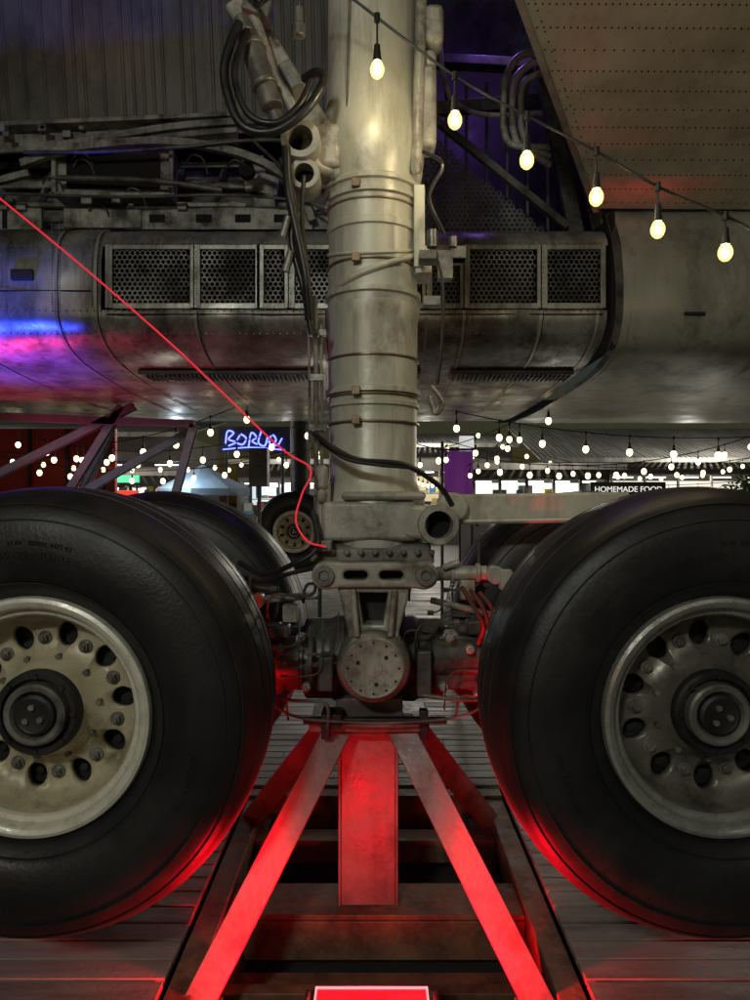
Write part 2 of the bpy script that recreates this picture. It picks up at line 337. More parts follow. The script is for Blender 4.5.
for s in(-1,1):
    for z,x in((.74,.26),(.70,.33),(.57,.24),(.54,.36),(.66,.41)):
        b.cyl((s*x,2.50,z),(s*x,2.545,z),.017,n=6); b.cyl((s*x,2.48,z),(s*x,2.5,z),.008,n=8)
b.cyl((.22,2.6,.955),(.40,2.58,.96),.026); b.cyl((.40,2.58,.96),(.52,2.56,.945),.015); b.cyl((.27,2.6,.955),(.285,2.6,.955),.036); b.cyl((.36,2.58,.96),(.375,2.58,.96),.034)
b.cyl((.425,2.54,.955),(.425,2.60,.955),.032); b.cyl((.52,2.53,.945),(.52,2.58,.945),.030); b.cyl((-.42,2.6,.86),(-.2,2.58,.88),.014); b.cyl((-.42,2.57,.86),(-.42,2.62,.86),.026); b.cyl((.2,2.6,.86),(.45,2.6,.80),.012)
b.box((.33,2.58,.9),(.05,.04,.07)); b.box((-.3,2.56,.82),(.05,.05,.06)); b.box((.46,2.55,.94),(.04,.04,.07)); b.cyl((.24,2.56,.98),(.30,2.56,1.0),.012)
b.obj('levelling_actuator',castM,.003,parent=gear)
b=B()
for i in range(3): b.tube([(.30+i*.03,2.5,.92-i*.01),(.34+i*.03,2.47,.85),(.37+i*.02,2.47,.79),(.36+i*.05,2.52,.72)],.008,8)
b.obj('red_hoses',M('red_hose',(.16,.03,.025),(.09,.02,.02),.5),parent=gear)
b=B(); b.beam((.29,2.86,1.19),(1.0,2.86,1.20),.06,.105); b.beam((.3,2.82,1.135),(1.0,2.82,1.145),.02,.02); b.cyl((.3,2.78,1.19),(.3,2.9,1.19),.06); b.obj('side_stay_rod',strutM,.012,parent=gear)

# ---------------------------------------------------------------- wheels
def cat(P,sub=4):
    E_=[tuple(2*P[0][i]-P[1][i] for i in(0,1))]+P+[tuple(2*P[-1][i]-P[-2][i] for i in(0,1))]; Q=[]
    for i in range(1,len(E_)-2):
        a,bb,c,d=E_[i-1:i+3]
        for k in range(sub):
            t=k/sub; Q.append(tuple(.5*((2*bb[j])+(c[j]-a[j])*t+(2*a[j]-5*bb[j]+4*c[j]-d[j])*t*t+(3*bb[j]-a[j]-3*c[j]+d[j])*t**3) for j in(0,1)))
    Q.append(P[-1]); return Q
side=cat([(-.165,.320),(-.19,.340),(-.215,.358),(-.242,.395),(-.256,.445),(-.256,.492),(-.248,.54),(-.232,.58),(-.205,.610),(-.165,.630)])
def ins(lst,r0,h=.003):
    out=[]
    for i in range(len(lst)-1):
        out.append(lst[i]); (y0,ra),(y1,rb)=lst[i],lst[i+1]
        if ra<r0<=rb:
            t=(r0-ra)/(rb-ra); ya=y0+(y1-y0)*t
            out+= [(ya,r0-.0015),(ya-h,r0-.0005),(ya-h,r0+.002),(ya,r0+.003)]
    out.append(lst[-1]); return out
s2=ins(side,.376,.003); s2=ins(s2,.5495,.003); s2=ins(s2,.594,.003)
tread=[]
def rad(y): return .644-.013*(abs(y)/.16)**2.2
for g in(-.120,-.042,.042,.120):
    tread+= [(g-.0075,rad(g)),(g-.005,rad(g)-.013),(g+.005,rad(g)-.013),(g+.0075,rad(g))]
    nx=g+.038
    if nx<.15: tread.append((nx,rad(nx)))
tprof=s2+tread+[(-y,r) for y,r in s2[::-1]]
rimprof=[(-.16,.34),(-.195,.345),(-.208,.340),(-.212,.330),(-.208,.318),(-.200,.310),(-.180,.305),(-.176,.292),(-.168,.286),(-.12,.282),(-.090,.272),(-.070,.250),(-.062,.220),(-.064,.185),(-.085,.150),(-.12,.128),(-.135,.12),(-.135,.0),(-.09,.0),(-.09,.11),(-.055,.145),(-.035,.185),(-.032,.23),(-.042,.27),(-.07,.295),(-.12,.315)]
rimprof=[(y,r*.975 if r>.2 else r) for y,r in rimprof]
def wheel(name,cx,cy,cz,flip,rimM,dishM,rot0,letters=False):
    g=grp(name)
    t=B(); t.lathe(tprof,(cx,cy,cz),'Y',160,flip=flip); t.obj('tyre',rubM,parent=g,ang=35)
    t=B(); t.lathe(rimprof,(cx,cy,cz),'Y',96,0,True,flip)
    o=t.obj('rim_disc',[dishM,rimM],parent=g,ang=35)
    for p in o.data.polygons:
        r=math.hypot(p.center[0]-cx,p.center[2]-cz)
        if r>.277: p.material_index=1
    c=B(); N=10
    for i in range(N):
        a=rot0+2*math.pi*i/N; d=Vector((math.cos(a),0,math.sin(a))); tn=Vector((-math.sin(a),0,math.cos(a))); p=Vector((cx,cy,cz))+d*.213
        vs=[];n=24
        for yy in(-.25,-.0):
            for k in range(n):
                q=2*math.pi*k/n; vs.append(p+d*.037*math.cos(q)+tn*.031*math.sin(q)+Vector((0,yy*flip,0)))
        c.add(vs,[(k,(k+1)%n,n+(k+1)%n,n+k) for k in range(n)]+[tuple(range(n-1,-1,-1)),tuple(range(n,2*n))])
    co=c.obj('cut',darkM)
    mo=o.modifiers.new('holes','BOOLEAN'); mo.object=co; mo.solver='EXACT'; mo.operation='DIFFERENCE'
    bpy.context.view_layer.update()
    nm=bpy.data.meshes.new_from_object(o.evaluated_get(bpy.context.evaluated_depsgraph_get()))
    o.modifiers.clear(); o.data=nm; bpy.data.objects.remove(co)
    c=B()
    for i in range(N):
        a=rot0+2*math.pi*(i+.5)/N
        x=cx+.198*math.cos(a); z=cz+.198*math.sin(a)
        c.cyl((x,cy-.05*flip,z),(x,cy-.070*flip,z),.020,n=20); c.cyl((x,cy-.07*flip,z),(x,cy-.084*flip,z),.013,n=6); c.cyl((x,cy-.08*flip,z),(x,cy-.092*flip,z),.007,n=10)
    for i in range(N):
        a=rot0+2*math.pi*i/N; x=cx+.150*math.cos(a); z=cz+.150*math.sin(a)
        c.cyl((x,cy-.07*flip,z),(x,cy-.10*flip,z),.009,n=6)
    c.cyl((cx+.25,cy-.06*flip,cz-.09),(cx+.256,cy-.10*flip,cz-.093),.006,n=8)
    c.obj('tie_bolts',fittM,parent=g)
    c=B(); c.cyl((cx,cy-.015*flip,cz),(cx,cy+.12*flip,cz),.255,n=48)
    for i in range(20):
        a=R(18*i+4); x=cx+.215*math.cos(a); z=cz+.215*math.sin(a); c.cyl((x,cy-.028*flip,z),(x,cy-.01*flip,z),.012,n=10)
    c.obj('brake_drum',darkM,parent=g)
    c=B()
    c.lathe([(-.12,.122),(-.160,.120),(-.168,.112),(-.168,.100),(-.155,.096),(-.150,.086)],(cx,cy,cz),'Y',48,0,flip=flip)
    c.lathe([(-.150,.090),(-.178,.087),(-.184,.080),(-.182,.068),(-.170,.062),(-.165,.058)],(cx,cy,cz),'Y',48,1,flip=flip)
    c.lathe([(-.160,.060),(-.182,.057),(-.187,.048),(-.185,.044),(-.185,0)],(cx,cy,cz),'Y',48,0,flip=flip)
    for i in range(3):
        a=R(90+120*i)+rot0; x=cx+.024*math.cos(a); z=cz+.024*math.sin(a); c.cyl((x,cy-.183*flip,z),(x,cy-.193*flip,z),.0085,n=12,m=2)
    for i in range(8):
        a=R(45*i); x=cx+.106*math.cos(a); z=cz+.106*math.sin(a); c.cyl((x,cy-.162*flip,z),(x,cy-.176*flip,z),.008,n=6,m=0)
    c.obj('hub_cap',[darkM,fittM,steelM],parent=g)
    if letters:
        def mk(body,size,rr,ac):
            def w(co):
                a=R(ac)-co.x/rr; r=rr+co.y; yb=-.2570
                return Vector((cx+r*math.cos(a),cy+(yb-.0012-max(0,co.z))*flip,cz+r*math.sin(a)))
            text(body,size,rubM,None,parent=g,warp=w,ext=.0022,name='moulded_marks')
        mk('50 x 20.0 - 20    TUBELESS',.026,.448,88); mk('34 PR   SERIAL 4471 03',.018,.482,84); mk('AIRCRAFT TIRE',.024,.468,-20 if cx<0 else 200); mk('CUT LIMIT .61 IN',.018,.468,135)
    return g
wheel('aircraft_wheel',-.955,2.2,.617,1,rimwM,creamM,.1,True)
wheel('aircraft_wheel',.966,2.2,.617,1,greyR,greyW,.35,True)
wheel('aircraft_wheel',-.955,3.3,.617,-1,greyR,greyW,.1)
wheel('aircraft_wheel',.96,3.3,.617,-1,greyR,greyW,.1)
g=wheel('aircraft_wheel',-1.28,11.6,.72,1,rimwM,creamM,.3)
c=B(); c.cyl((-1.28,11.8,.72),(-1.28,13,.72),.1); c.cyl((-1.28,12.4,.7),(-1.28,12.4,3),.17); c.obj('far_axle_strut',darkM,parent=g)

# ---------------------------------------------------------------- support stand + pit
st=grp('jack_stand'); b=B()
px0,px1=-.125,.075; zb=-.27
b.box((( px0+px1)/2,2.66,.07),(px1-px0,.012,.68)); b.box(((px0+px1)/2,2.84,.07),(px1-px0,.012,.68)); 
b.box(((px0+px1)/2,2.75,.07),(.012,.167,.68)); b.box((px0-.005,2.66,.07),(.01,.03,.68)); b.box((px1+.005,2.66,.07),(.01,.03,.68))
b.box((-.02,2.72,.425),(.42,.40,.03)); b.box((-.02,2.72,.475),(.24,.26,.065)); b.box((-.02,2.72,.395),(.30,.30,.03))
def leg(p0,p1):
    b.ibeam(p0,p1,.095,.085,.010,up=(0,-1,.3))
leg((-.13,2.60,.40),(-.55,2.16,-.33)); leg((.09,2.60,.40),(.51,2.16,-.33))
leg((-.13,2.86,.40),(-.58,3.42,-.29)); leg((.09,2.86,.40),(.53,3.42,-.29))
for x,y in((-.55,2.16),(.51,2.16),(-.58,3.42),(.53,3.42)): b.box((x,y,-.33),(.16,.16,.02))
b.obj('frame',standM,.003,parent=st)
b=B(); b.box((-.15,2.52,.46),(.07,.1,.05)); b.box((.17,2.52,.44),(.03,.04,.1)); b.box((-.17,2.5,.425),(.03,.03,.06)); b.box((0,2.52,.452),(.5,.03,.02)); b.obj('jack_pad_fittings',darkM,.004,parent=st)
bf=grp('steel_base_frame'); b=B()
for s in(-1,1):
    b.box((s*.585,2.5,-.33),(.085,2.2,.15)); b.box((s*.50,2.5,-.44),(.05,2.2,.08))
b.box((0,3.62,-.325),(1.26,.09,.16)); b.box((0,2.71,-.285),(1.08,.22,.02)); b.box((0,2.71,-.37),(1.08,.012,.15)); b.box((0,2.60,-.365),(1.08,.012,.14)); b.box((0,2.2,-.36),(1.08,.14,.02)); b.box((0,2.35,-.42),(1.08,.05,.10)); b.box((0,2.45,-.455),(1.08,.2,.016))
b.box((0,3.3,-.36),(1.08,.12,.1)); b.box((0,1.62,-.33),(1.26,.1,.15))
b.obj('channels',rustM,.004,parent=bf)
b=B()
b.box((0,2.6,-.52),(1.3,2.4,.02)); b.obj('pit_floor',groundM,parent=bf)
RED=(1,.002,.012)
fl=grp('red_floodlight')
b=B(); b.box((-.01,2.08,-.255),(.36,.13,.05)); b.box((-.195,2.08,-.25),(.015,.06,.09)); b.box((.175,2.08,-.25),(.015,.06,.09)); b.box((-.01,2.08,-.31),(.38,.08,.06))
b.obj('housing',darkM,.008,parent=fl)
b=B(); b.box((-.01,2.08,-.226),(.32,.10,.006)); b.obj('lens',E('red_lens',(1,.008,.02),.9),parent=fl)
b=B()
for x_ in(-.173,.153): b.box((x_,2.08,-.222),(.006,.112,.006))
for y_ in(2.026,2.134): b.box((-.01,y_,-.222),(.33,.006,.006))
b.obj('lens_edge',E('red_lens_edge',(1,.25,.28),1.6),parent=fl)
beamlamp('led',(-.02,1.98,-.205),(-.025,2.66,-.05),30,RED,92,.8,fl,.05)
for s in(-1,1):
    beamlamp('led',(-.01+s*.15,1.98,-.20),(-.01+s*.55,2.26,.02),105,RED,94,.7,fl,.03)
    beamlamp('led',(-.01+s*.14,2.06,-.205),(-.005+s*.50,2.27,.24),300,RED,54,.8,fl,.04)

# ---------------------------------------------------------------- deck
b=B(); random.seed(11)
y=-3.0; dz=-.24
while y<16:
    w=.092
    segs=[(-14,14)]
    if 1.56<y+w/2<3.67: segs=[(-14,-.64),(.64,14)]
    for a,c_ in segs:
        x=a
        while x<c_:
            if a==-14 and x==a: L=random.uniform(1,3.4)
            else: L=random.uniform(2.2,3.6)
            x2=min(x+L,c_)
            if c_-x2<.4: x2=c_
            b.box(((x+x2)/2,y+w/2,dz-.012+random.uniform(-.0015,.0015)),(x2-x-.004,w-.002,.024))
            x=x2
    y+=.10
b.obj('timber_deck',deckM,.003)
b=B()
zz=-.55
b.add([(-400,-400,zz),(400,-400,zz),(400,400,zz),(-400,400,zz)],[(0,1,2,3)]); b.obj('ground',groundM)
b=B(); b.add([(-60,16,-.26),(60,16,-.26),(60,120,-.26),(-60,120,-.26)],[(0,1,2,3)]); b.obj('market_pavement',M('concrete_paving',(.12,.115,.105),(.08,.075,.07),.6,scale=1.5))

# ---------------------------------------------------------------- aircraft body
ac=grp('aircraft_fuselage')
def extr(b,prof,x0,x1,nx=24,m=0):
    P=cat(prof,5); vs=[]
    for i in range(nx+1):
        x=x0+(x1-x0)*i/nx
        for (yy,z) in P:
            dy=.006*math.sin(x*7+z*5)+.005*math.sin(x*15.3-z*9)+.003*math.sin(x*31+z*23)
            vs.append((x,yy+dy,z))
    K=len(P)
    b.add(vs,[(i*K+j,i*K+j+1,(i+1)*K+j+1,(i+1)*K+j) for i in range(nx) for j in range(K-1)],m)
low=[(4.22,2.33),(4.24,2.26),(4.32,2.18),(4.5,2.11),(4.8,2.07),(5.5,2.035),(6.5,2.03),(7.6,2.06),(8.6,2.2),(9.6,2.6)]
b=B()
extr(b,[(4.75,2.93),(4.5,2.90),(4.33,2.83),(4.25,2.74),(4.215,2.6),(4.215,2.45)]+low,-9,-1.60,90)
extr(b,low,-1.60,1.36,50)
extr(b,[(4.9,2.88),(4.5,2.865),(4.33,2.83),(4.25,2.765),(4.22,2.705)],-1.60,1.36,40)
b.obj('belly_skin',aluM,parent=ac,recalc=False)
b=B()
frp=[(4.7,3.05),(4.45,3.02),(4.28,2.93),(4.17,2.78),(4.10,2.6),(4.07,2.42),(4.08,2.26),(4.18,2.12),(4.38,2.05),(4.7,2.01),(5.5,1.99),(7,2.0),(8.6,2.16),(9.6,2.55)]
extr(b,frp,1.40,9,90)
b.obj('wing_root_fairing',alu2M,parent=ac,recalc=False)
b=B(); 
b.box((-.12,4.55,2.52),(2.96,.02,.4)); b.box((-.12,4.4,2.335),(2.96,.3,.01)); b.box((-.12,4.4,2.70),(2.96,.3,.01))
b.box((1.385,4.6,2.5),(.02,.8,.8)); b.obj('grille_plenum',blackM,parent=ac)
def seam(x,pr,w=.018,b=None,off=.008):
    P=cat(pr,5); vs=[]
    for (yy,z) in P:
        for s in(-1,1): vs.append((x+s*w/2,yy-off,z-.004))
    b.add(vs,[(2*i,2*i+1,2*i+3,2*i+2) for i in range(len(P)-1)])
b=B(); P=cat(frp[:11],5); vs=[]
for (yy,z) in P: vs+=[(1.40,yy,z),(1.372,yy+.05,z+.01)]
b.add(vs,[(2*i,2*i+1,2*i+3,2*i+2) for i in range(len(P)-1)]); b.obj('fairing_lip',wellM,parent=ac,recalc=False)
b=B(); f=B()
gr=[(-1.54,-1.07),(-1.03,-.69),(-.66,-.52),(-.48,-.05),(-.01,.28),(.32,.50),(.54,.95),(.99,1.32)]
for a,c_ in gr:
    p=.030; row=0; z=2.375
    while z<2.675:
        x=a+.02+(p/2 if row%2 else 0)
        while x<c_-.015:
            yy=4.212
            V=[]; 
            for rr in(p/math.sqrt(3),p*.42):
                for k in range(6):
                    t=R(30+60*k); V.append((x+rr*math.cos(t),yy,z+rr*math.sin(t)))
            b.add(V,[(k,(k+1)%6,6+(k+1)%6,6+k) for k in range(6)])
            x+=p
        z+=p*math.sqrt(3)/2; row+=1
    f.box(((a+c_)/2,4.208,2.692),(c_-a+.02,.016,.028)); f.box(((a+c_)/2,4.208,2.350),(c_-a+.02,.016,.034))
    f.box((a-.008,4.206,2.521),(.044,.018,.37)); f.box((c_+.008,4.206,2.521),(.030,.018,.37))
b.obj('perforated_grilles',M('grille_metal',(.26,.26,.235),(.09,.09,.08),.4,.4,3,(1,1,1),.9,(.02,.018,.015),3,.43,.1,30),parent=ac,recalc=False)
f.obj('grille_frames',aluM,.003,parent=ac)
b=B()
fullL=[(4.5,2.90),(4.33,2.83),(4.25,2.74),(4.215,2.6),(4.215,2.45)]+low[:8]
for x in(-1.63,-1.86,-2.4,-3.1,-3.9): seam(x,fullL,b=b)
for x in(-1.05,-.3,.3,.52,.97,1.3): seam(x,low[:8],b=b)
for x in(1.43,2.3,3.4): seam(x,frp[1:11],b=b)
b.obj('panel_seams',alu2M,parent=ac,recalc=False)
b=B()
for x in(-1.618,-1.848,-2.388): seam(x,fullL,.004,b,.0085)
for x in(-1.038,-.288,.532,.982): seam(x,low[:8],.004,b,.0085)
for x in(2.312,): seam(x,frp[1:11],.005,b,.0085)
for (z,y) in((2.305,4.218),): b.box((-.12,y,z),(2.9,.006,.006))
b.box((-2.9,4.207,2.44),(2.5,.004,.005)); 
b.obj('panel_gaps',blackM,parent=ac,recalc=False)
b=B()
def riv(x,y,z,r=.005): b.sph((x,y,z),r,6)
x=-4
while x<1.35:
    riv(x,4.205,2.718 if x>-1.6 else 2.70); riv(x,4.21,2.325); riv(x,4.278,2.205); x+=.04
for xs in(-1.63,-1.86,-2.4):
    for k in range(40):
        z=2.2+k*.016; riv(xs+.022,4.207 if z>2.35 else 4.215+(2.35-z)*.4,z); riv(xs-.022,4.207 if z>2.35 else 4.215+(2.35-z)*.4,z)
for a,c_ in gr:
    for k in range(12): riv(a-.012,4.196,2.36+k*.03,.004)
for k in range(60): riv(1.6+k*.04,4.072,2.33,.004)
b.obj('rivets',fittM,parent=ac)
b=B()
for a,c_ in((-1.55,-.4),(-.3,.3),(.5,1.3)): b.box(((a+c_)/2,4.83,2.058),(c_-a,.22,.03))
b.box((-2.05,4.20,2.53),(.13,.03,.06)); b.box((1.80,4.068,2.27),(.12,.02,.018))
b.obj('vents_and_latches',darkM,.004,parent=ac)
b=B()
for i in range(40): b.box((-1.5+i*.029,4.83,2.04),(.006,.2,.03))
for i in range(26): b.box((.53+i*.03,4.83,2.04),(.006,.2,.03))
b.obj('vent_slats',wellM,parent=ac)

# wheel well -----------------------------------------------------
ww=grp('wheel_well'); b=B()
b.box((-.5,5.6,4.2),(9,.02,3.6)); b.box((1.6,5.0,4.2),(.02,1.2,2.6)); b.box((-.5,5.0,5.4),(9,1.4,.02)); b.obj('bulkhead',darkM,parent=ww)
b=B()
b.add([(-5,4.75,2.93),(-.2,4.75,2.93),(-.2,5.25,3.62),(-5,5.15,3.55)],[(0,1,2,3)])
b.add([(-5,4.40,2.87),(-.2,4.40,2.87),(-.2,4.76,2.95),(-5,4.76,2.95)],[(0,1,2,3)])
b.obj('inner_skin',well2M,parent=ww,recalc=False)
b=B(); random.seed(5)
b.box((-1.68,4.72,3.33),(.74,.16,.34)); b.box((-1.68,4.62,3.50),(.80,.04,.03)); b.box((-1.68,4.62,3.17),(.80,.04,.03)); b.box((-1.30,4.62,3.33),(.03,.04,.33)); b.box((-2.05,4.62,3.33),(.03,.04,.33))
b.box((-2.42,4.66,3.02),(.55,.03,.17)); b.box((-1.0,4.66,3.03),(1.2,.03,.16)); b.box((-1.75,4.64,3.03),(.5,.02,.13))
for i in range(15):
    x=-4.4+i*.30
    b.beam((x,4.95,3.25),(x+.04,5.14,3.62),.018,.05)
for z,y,w in((3.22,4.90,.03),(3.40,5.0,.05),(3.56,5.05,.035)): b.box((-2.4,y,z),(4.4,.03,w))
b.beam((-4,4.78,3.60),(-.9,4.72,3.70),.18,.03); b.beam((-4,4.80,3.52),(-.9,4.75,3.62),.03,.12)
for k in range(18):
    x=random.uniform(-.95,-.3); z=random.uniform(2.98,3.6); s=random.uniform(.05,.16)
    b.box((x,4.66+(z-2.9)*.5,z),(s,.05,s*random.uniform(.4,1.5)),Matrix.Rotation(random.uniform(-.35,.35),3,'Y'))
for k in range(16):
    x=random.uniform(-2.9,-1.2); z=random.choice((3.1,3.14,3.56,3.6)); s=random.uniform(.03,.07)
    b.box((x,4.64,z),(s,.06,s*.8))
b.obj('frames_and_brackets',well2M,.006,parent=ww)
b=B()
b.box((-1.68,4.636,3.33),(.60,.01,.22))
for x in(-2.58,-2.48,-2.38): b.box((x,4.642,3.02),(.03,.006,.11))
for x in(-1.4,-1.1,-.85,-.6): b.box((x,4.642,3.03),(.10,.006,.05))
b.cyl((-.82,4.60,3.33),(-.82,4.66,3.33),.05); b.obj('openings',blackM,parent=ww)
def sweep4(pts,r): b.tube(pts,r,4)
b=B()
sweep4([(-2.25,4.60,3.36),(-1.9,4.56,3.44),(-1.3,4.54,3.47),(-.8,4.54,3.38),(-.5,4.56,3.2),(-.40,4.6,3.0)],.034)
sweep4([(-2.1,4.6,3.46),(-1.3,4.58,3.58),(-.7,4.58,3.62),(-.3,4.6,3.60)],.03)
sweep4([(-3.6,4.62,3.18),(-2.6,4.6,3.22),(-2.2,4.6,3.30)],.03)
b.obj('curved_longerons',well2M,.003,parent=ww)
b=B()
b.tube([(-2.0,4.53,3.24),(-1.4,4.5,3.21),(-.95,4.5,3.15)],.018,10); b.tube([(-2.2,4.53,3.40),(-1.7,4.5,3.39),(-1.2,4.5,3.42),(-.8,4.5,3.46),(-.3,4.52,3.47)],.012,10)
b.tube([(-3.4,4.5,3.10),(-2.4,4.48,3.12),(-1.6,4.48,3.10),(-.9,4.5,3.12),(-.3,4.52,3.08)],.010,8)
b.tube([(-.75,4.5,3.45),(-.6,4.48,3.3),(-.5,4.48,3.15),(-.32,4.5,3.02)],.010,8)
for k in range(12):
    x=random.uniform(-2.8,-.4); z=random.uniform(3,3.5); b.tube([(x,4.62,z),(x+.05,4.58,z+.03),(x+.11,4.6,z+.01),(x+.13,4.65,z-.06)],.006,6)
b.obj('hydraulic_pipes',wellM,parent=ww)
b=B(); vs=[];x=-5.2;xs=[]
while x<-.25:
    xs+= [(x,0),(x+.030,0),(x+.037,-.006),(x+.047,-.006),(x+.054,0)]; x+=random.choice((.068,.068,.068,.075,.13))
for (x,dy) in xs:
    lz=3.64+(x+3)*.045
    vs+= [(x,4.95+dy,lz),(x-.03,4.75+dy,5.4)]
b.add(vs,[(2*i,2*i+1,2*i+3,2*i+2) for i in range(len(xs)-1)])
b.obj('ribbed_wall',ribM,parent=ww,recalc=False,ang=20)
# right bay
b=B()
b.beam((.30,4.55,3.68),(1.20,4.5,2.92),.05,.045); b.beam((.24,4.6,3.75),(.24,4.6,2.9),.05,.06); b.beam((.3,4.6,3.7),(1.3,4.6,3.78),.05,.08)
b.beam((1.26,4.5,2.85),(1.02,4.5,4.0),.05,.09); b.beam((1.38,4.45,2.9),(1.12,4.4,3.9),.12,.03)
b.beam((.3,4.9,4.2),(1.3,4.9,4.15),.1,.06)
for k in range(7): b.box((.35+k*.14,4.98,3.5),(.02,.03,1.2))
b.obj('bay_braces',wellM,.004,parent=ww)
b=B()
p=.034;z=2.93;row=0
while z<3.62:
    x=.30+(p/2 if row%2 else 0)
    while x<1.15:
        if (z-2.9)< (1.2-x)*.84:
            V=[]
            for rr in(p/math.sqrt(3),p*.3):
                for k in range(6):
                    t=R(30+60*k); V.append((x+rr*math.cos(t),4.72,z+rr*math.sin(t)))
            b.add(V,[(k,(k+1)%6,6+(k+1)%6,6+k) for k in range(6)])
        x+=p
    z+=p*.866; row+=1
b.obj('perforated_web',wellM,parent=ww,recalc=False)
b=B(); 
for k in range(3):
    q=k*.055
    b.tube([(.80+q,4.5,3.55),(.80+q,4.45,3.80-q*.3),(.88+q,4.42,3.93-q),(1.0+q*.4,4.42,3.95-q),(1.06,4.45,3.9-q)],.022,10)
    b.tube([(.80+q,4.5,3.55),(.83+q,4.5,3.45),(.93+q*.5,4.5,3.42-q*.4),(1.1,4.55,3.44-q)],.022,10)
b.tube([(.4,4.5,4.2),(.42,4.5,3.9),(.5,4.5,3.7),(.7,4.5,3.62),(1.1,4.55,3.66)],.015,8)
b.obj('duct_loops',castM,parent=ww)
point('bay_purple_light',(.75,4.8,4.45),10,(.36,.14,1),ww,.05)  # unseen purple lamp, placed inside the bay to tint it
# flap at top right
fp=grp('wing_flap'); b=B()
A=Vector((1.30,4.25,2.93)); Bv=Vector((6.5,4.25,2.90)); dn=Vector((-.72,-1.25,.43))*2.2
C=Bv+Vector((0,-1.25,.43))*2.2; D=A+dn
nrm=(Bv-A).cross(D-A).normalized()
if nrm.z<0: nrm=-nrm
t=nrm*.06
b.add([A,Bv,C,D,A+t,Bv+t,C+t,D+t],[(0,1,2,3),(7,6,5,4),(0,4,5,1),(1,5,6,2),(2,6,7,3),(3,7,4,0)]); b.obj('skin',flapM,.01,parent=fp)
b=B()
for i in range(26):
    u=.02+i*.037
    S=A.lerp(D,u); T=Bv.lerp(C,u); L=(T-S).length; k=.03
    while k<min(L,3.0):
        p=S+(T-S)*(k/L)+nrm*.002; b.sph(p,.0058,6); k+=.030 if i%3 else .045
for j in range(6):
    for i in range(60):
        u=i/60; S=A.lerp(D,u)+Vector((.06+j*.55,0,0)); b.sph(S+nrm*.0015,.0055,6)
b.obj('rivets',darkM,parent=fp)
b=B()
b.beam(A-nrm*.012,D-nrm*.012,.03,.02); b.obj('edge_strip',alu2M,parent=fp)

# ---------------------------------------------------------------- festoon strings
def festoon(name,cab,bulbs,mat=None,r=.023):
    g=grp(name); b=B(); b.tube(cab,.0045 if r<.035 else .007,6); 
    q=B(); k=B()
    for i,(x,y,z,dr) in enumerate(bulbs):
        b.cyl((x,y,z+dr),(x,y,z+.07),.0035,n=6)
        b.cyl((x,y,z+.08),(x,y,z+.026),.010,.015,n=12); b.cyl((x,y,z+dr-.015),(x,y,z+dr+.012),.010,n=10)
        q.sph((x,y,z),r,14,sc=(1,1,1.25))
        if mat is None: k.sph((x,y,z),r*.52,10,sc=(1,1,1.3))
    b.obj('cable_and_sockets',socketM,parent=g); q.obj('bulbs',mat or gm,parent=g)
    if mat is None: k.obj('filaments',coreM,parent=g)
    return g
bl=[(.007,2.35,2.62),(.26,2.35,2.455),(.494,2.35,2.325),(.72,2.35,2.205),(.92,2.35,2.10),(1.14,2.35,2.025)]
cz=[2.79,2.60,2.47,2.355,2.24,2.145]
festoon('fill_festoon_lights',[(-.5,2.35,3.15),(-.1,2.35,2.87)]+[(x,y,c) for (x,y,z),c in zip(bl,cz)]+[(1.5,2.35,1.99),(2.6,2.35,1.75)],[(x,y,z,c-z) for (x,y,z),c in zip(bl,cz)],None,.0235)
for (y,z,xs) in((-.9,2.9,(-2.4,-1.5,-.6,.3,1.2,2.1)),(.7,3.1,(-2.6,-1.7,-.8,.5,1.4,2.3))):  # strings continued out of view, added for fill and tyre highlights
    bb=[(x,y,z-.15+.04*x*x*.3,.14) for x in xs]
    festoon('fill_festoon_lights',[(x,y,zz+dr) for x,y,zz,dr in bb],bb,None,.027)
def farstring(p0,p1,sag,n,r=.035,mat=bulbFar):
    p0=Vector(p0);p1=Vector(p1);cab=[];bb=[]
    for i in range(n+1):
        t=i/n; p=p0.lerp(p1,t); p.z-=sag*4*t*(1-t); cab.append(tuple(p)); bb.append((p.x,p.y,p.z-.14+random.uniform(-.01,.01),.14))
    return festoon('fill_festoon_lights',cab,bb,mat,r)
farstring((.7,6.2,1.98),(3.6,6.0,1.78),.12,8,.027)
farstring((1.7,5.6,2.18),(.5,8,1.75),.10,5,.026)
farstring((-1.1,6.2,2.06),(-3.2,7.2,1.75),.1,6,.027)
farstring((-.7,7.5,2.02),(-4.2,8.5,2.0),.25,9,.03)
farstring((.4,9,1.95),(5.2,10,2.1),.35,12)
farstring((-.6,13,2.3),(-7,11,2.2),.4,15)
farstring((-.8,10,1.95),(-5.5,10,1.9),.3,11)
farstring((1.4,7,1.95),(.35,15,2.2),.5,22,.026)
farstring((2,14,2.6),(9,16,2.4),.7,14,.04)
farstring((1.2,12,2.2),(6.5,11.5,2.0),.35,13,.036)
farstring((-2,15,2.2),(-8,14,1.9),.3,12,.04)
farstring((3,17,1.9),(10,15,2.0),.4,12,.04)
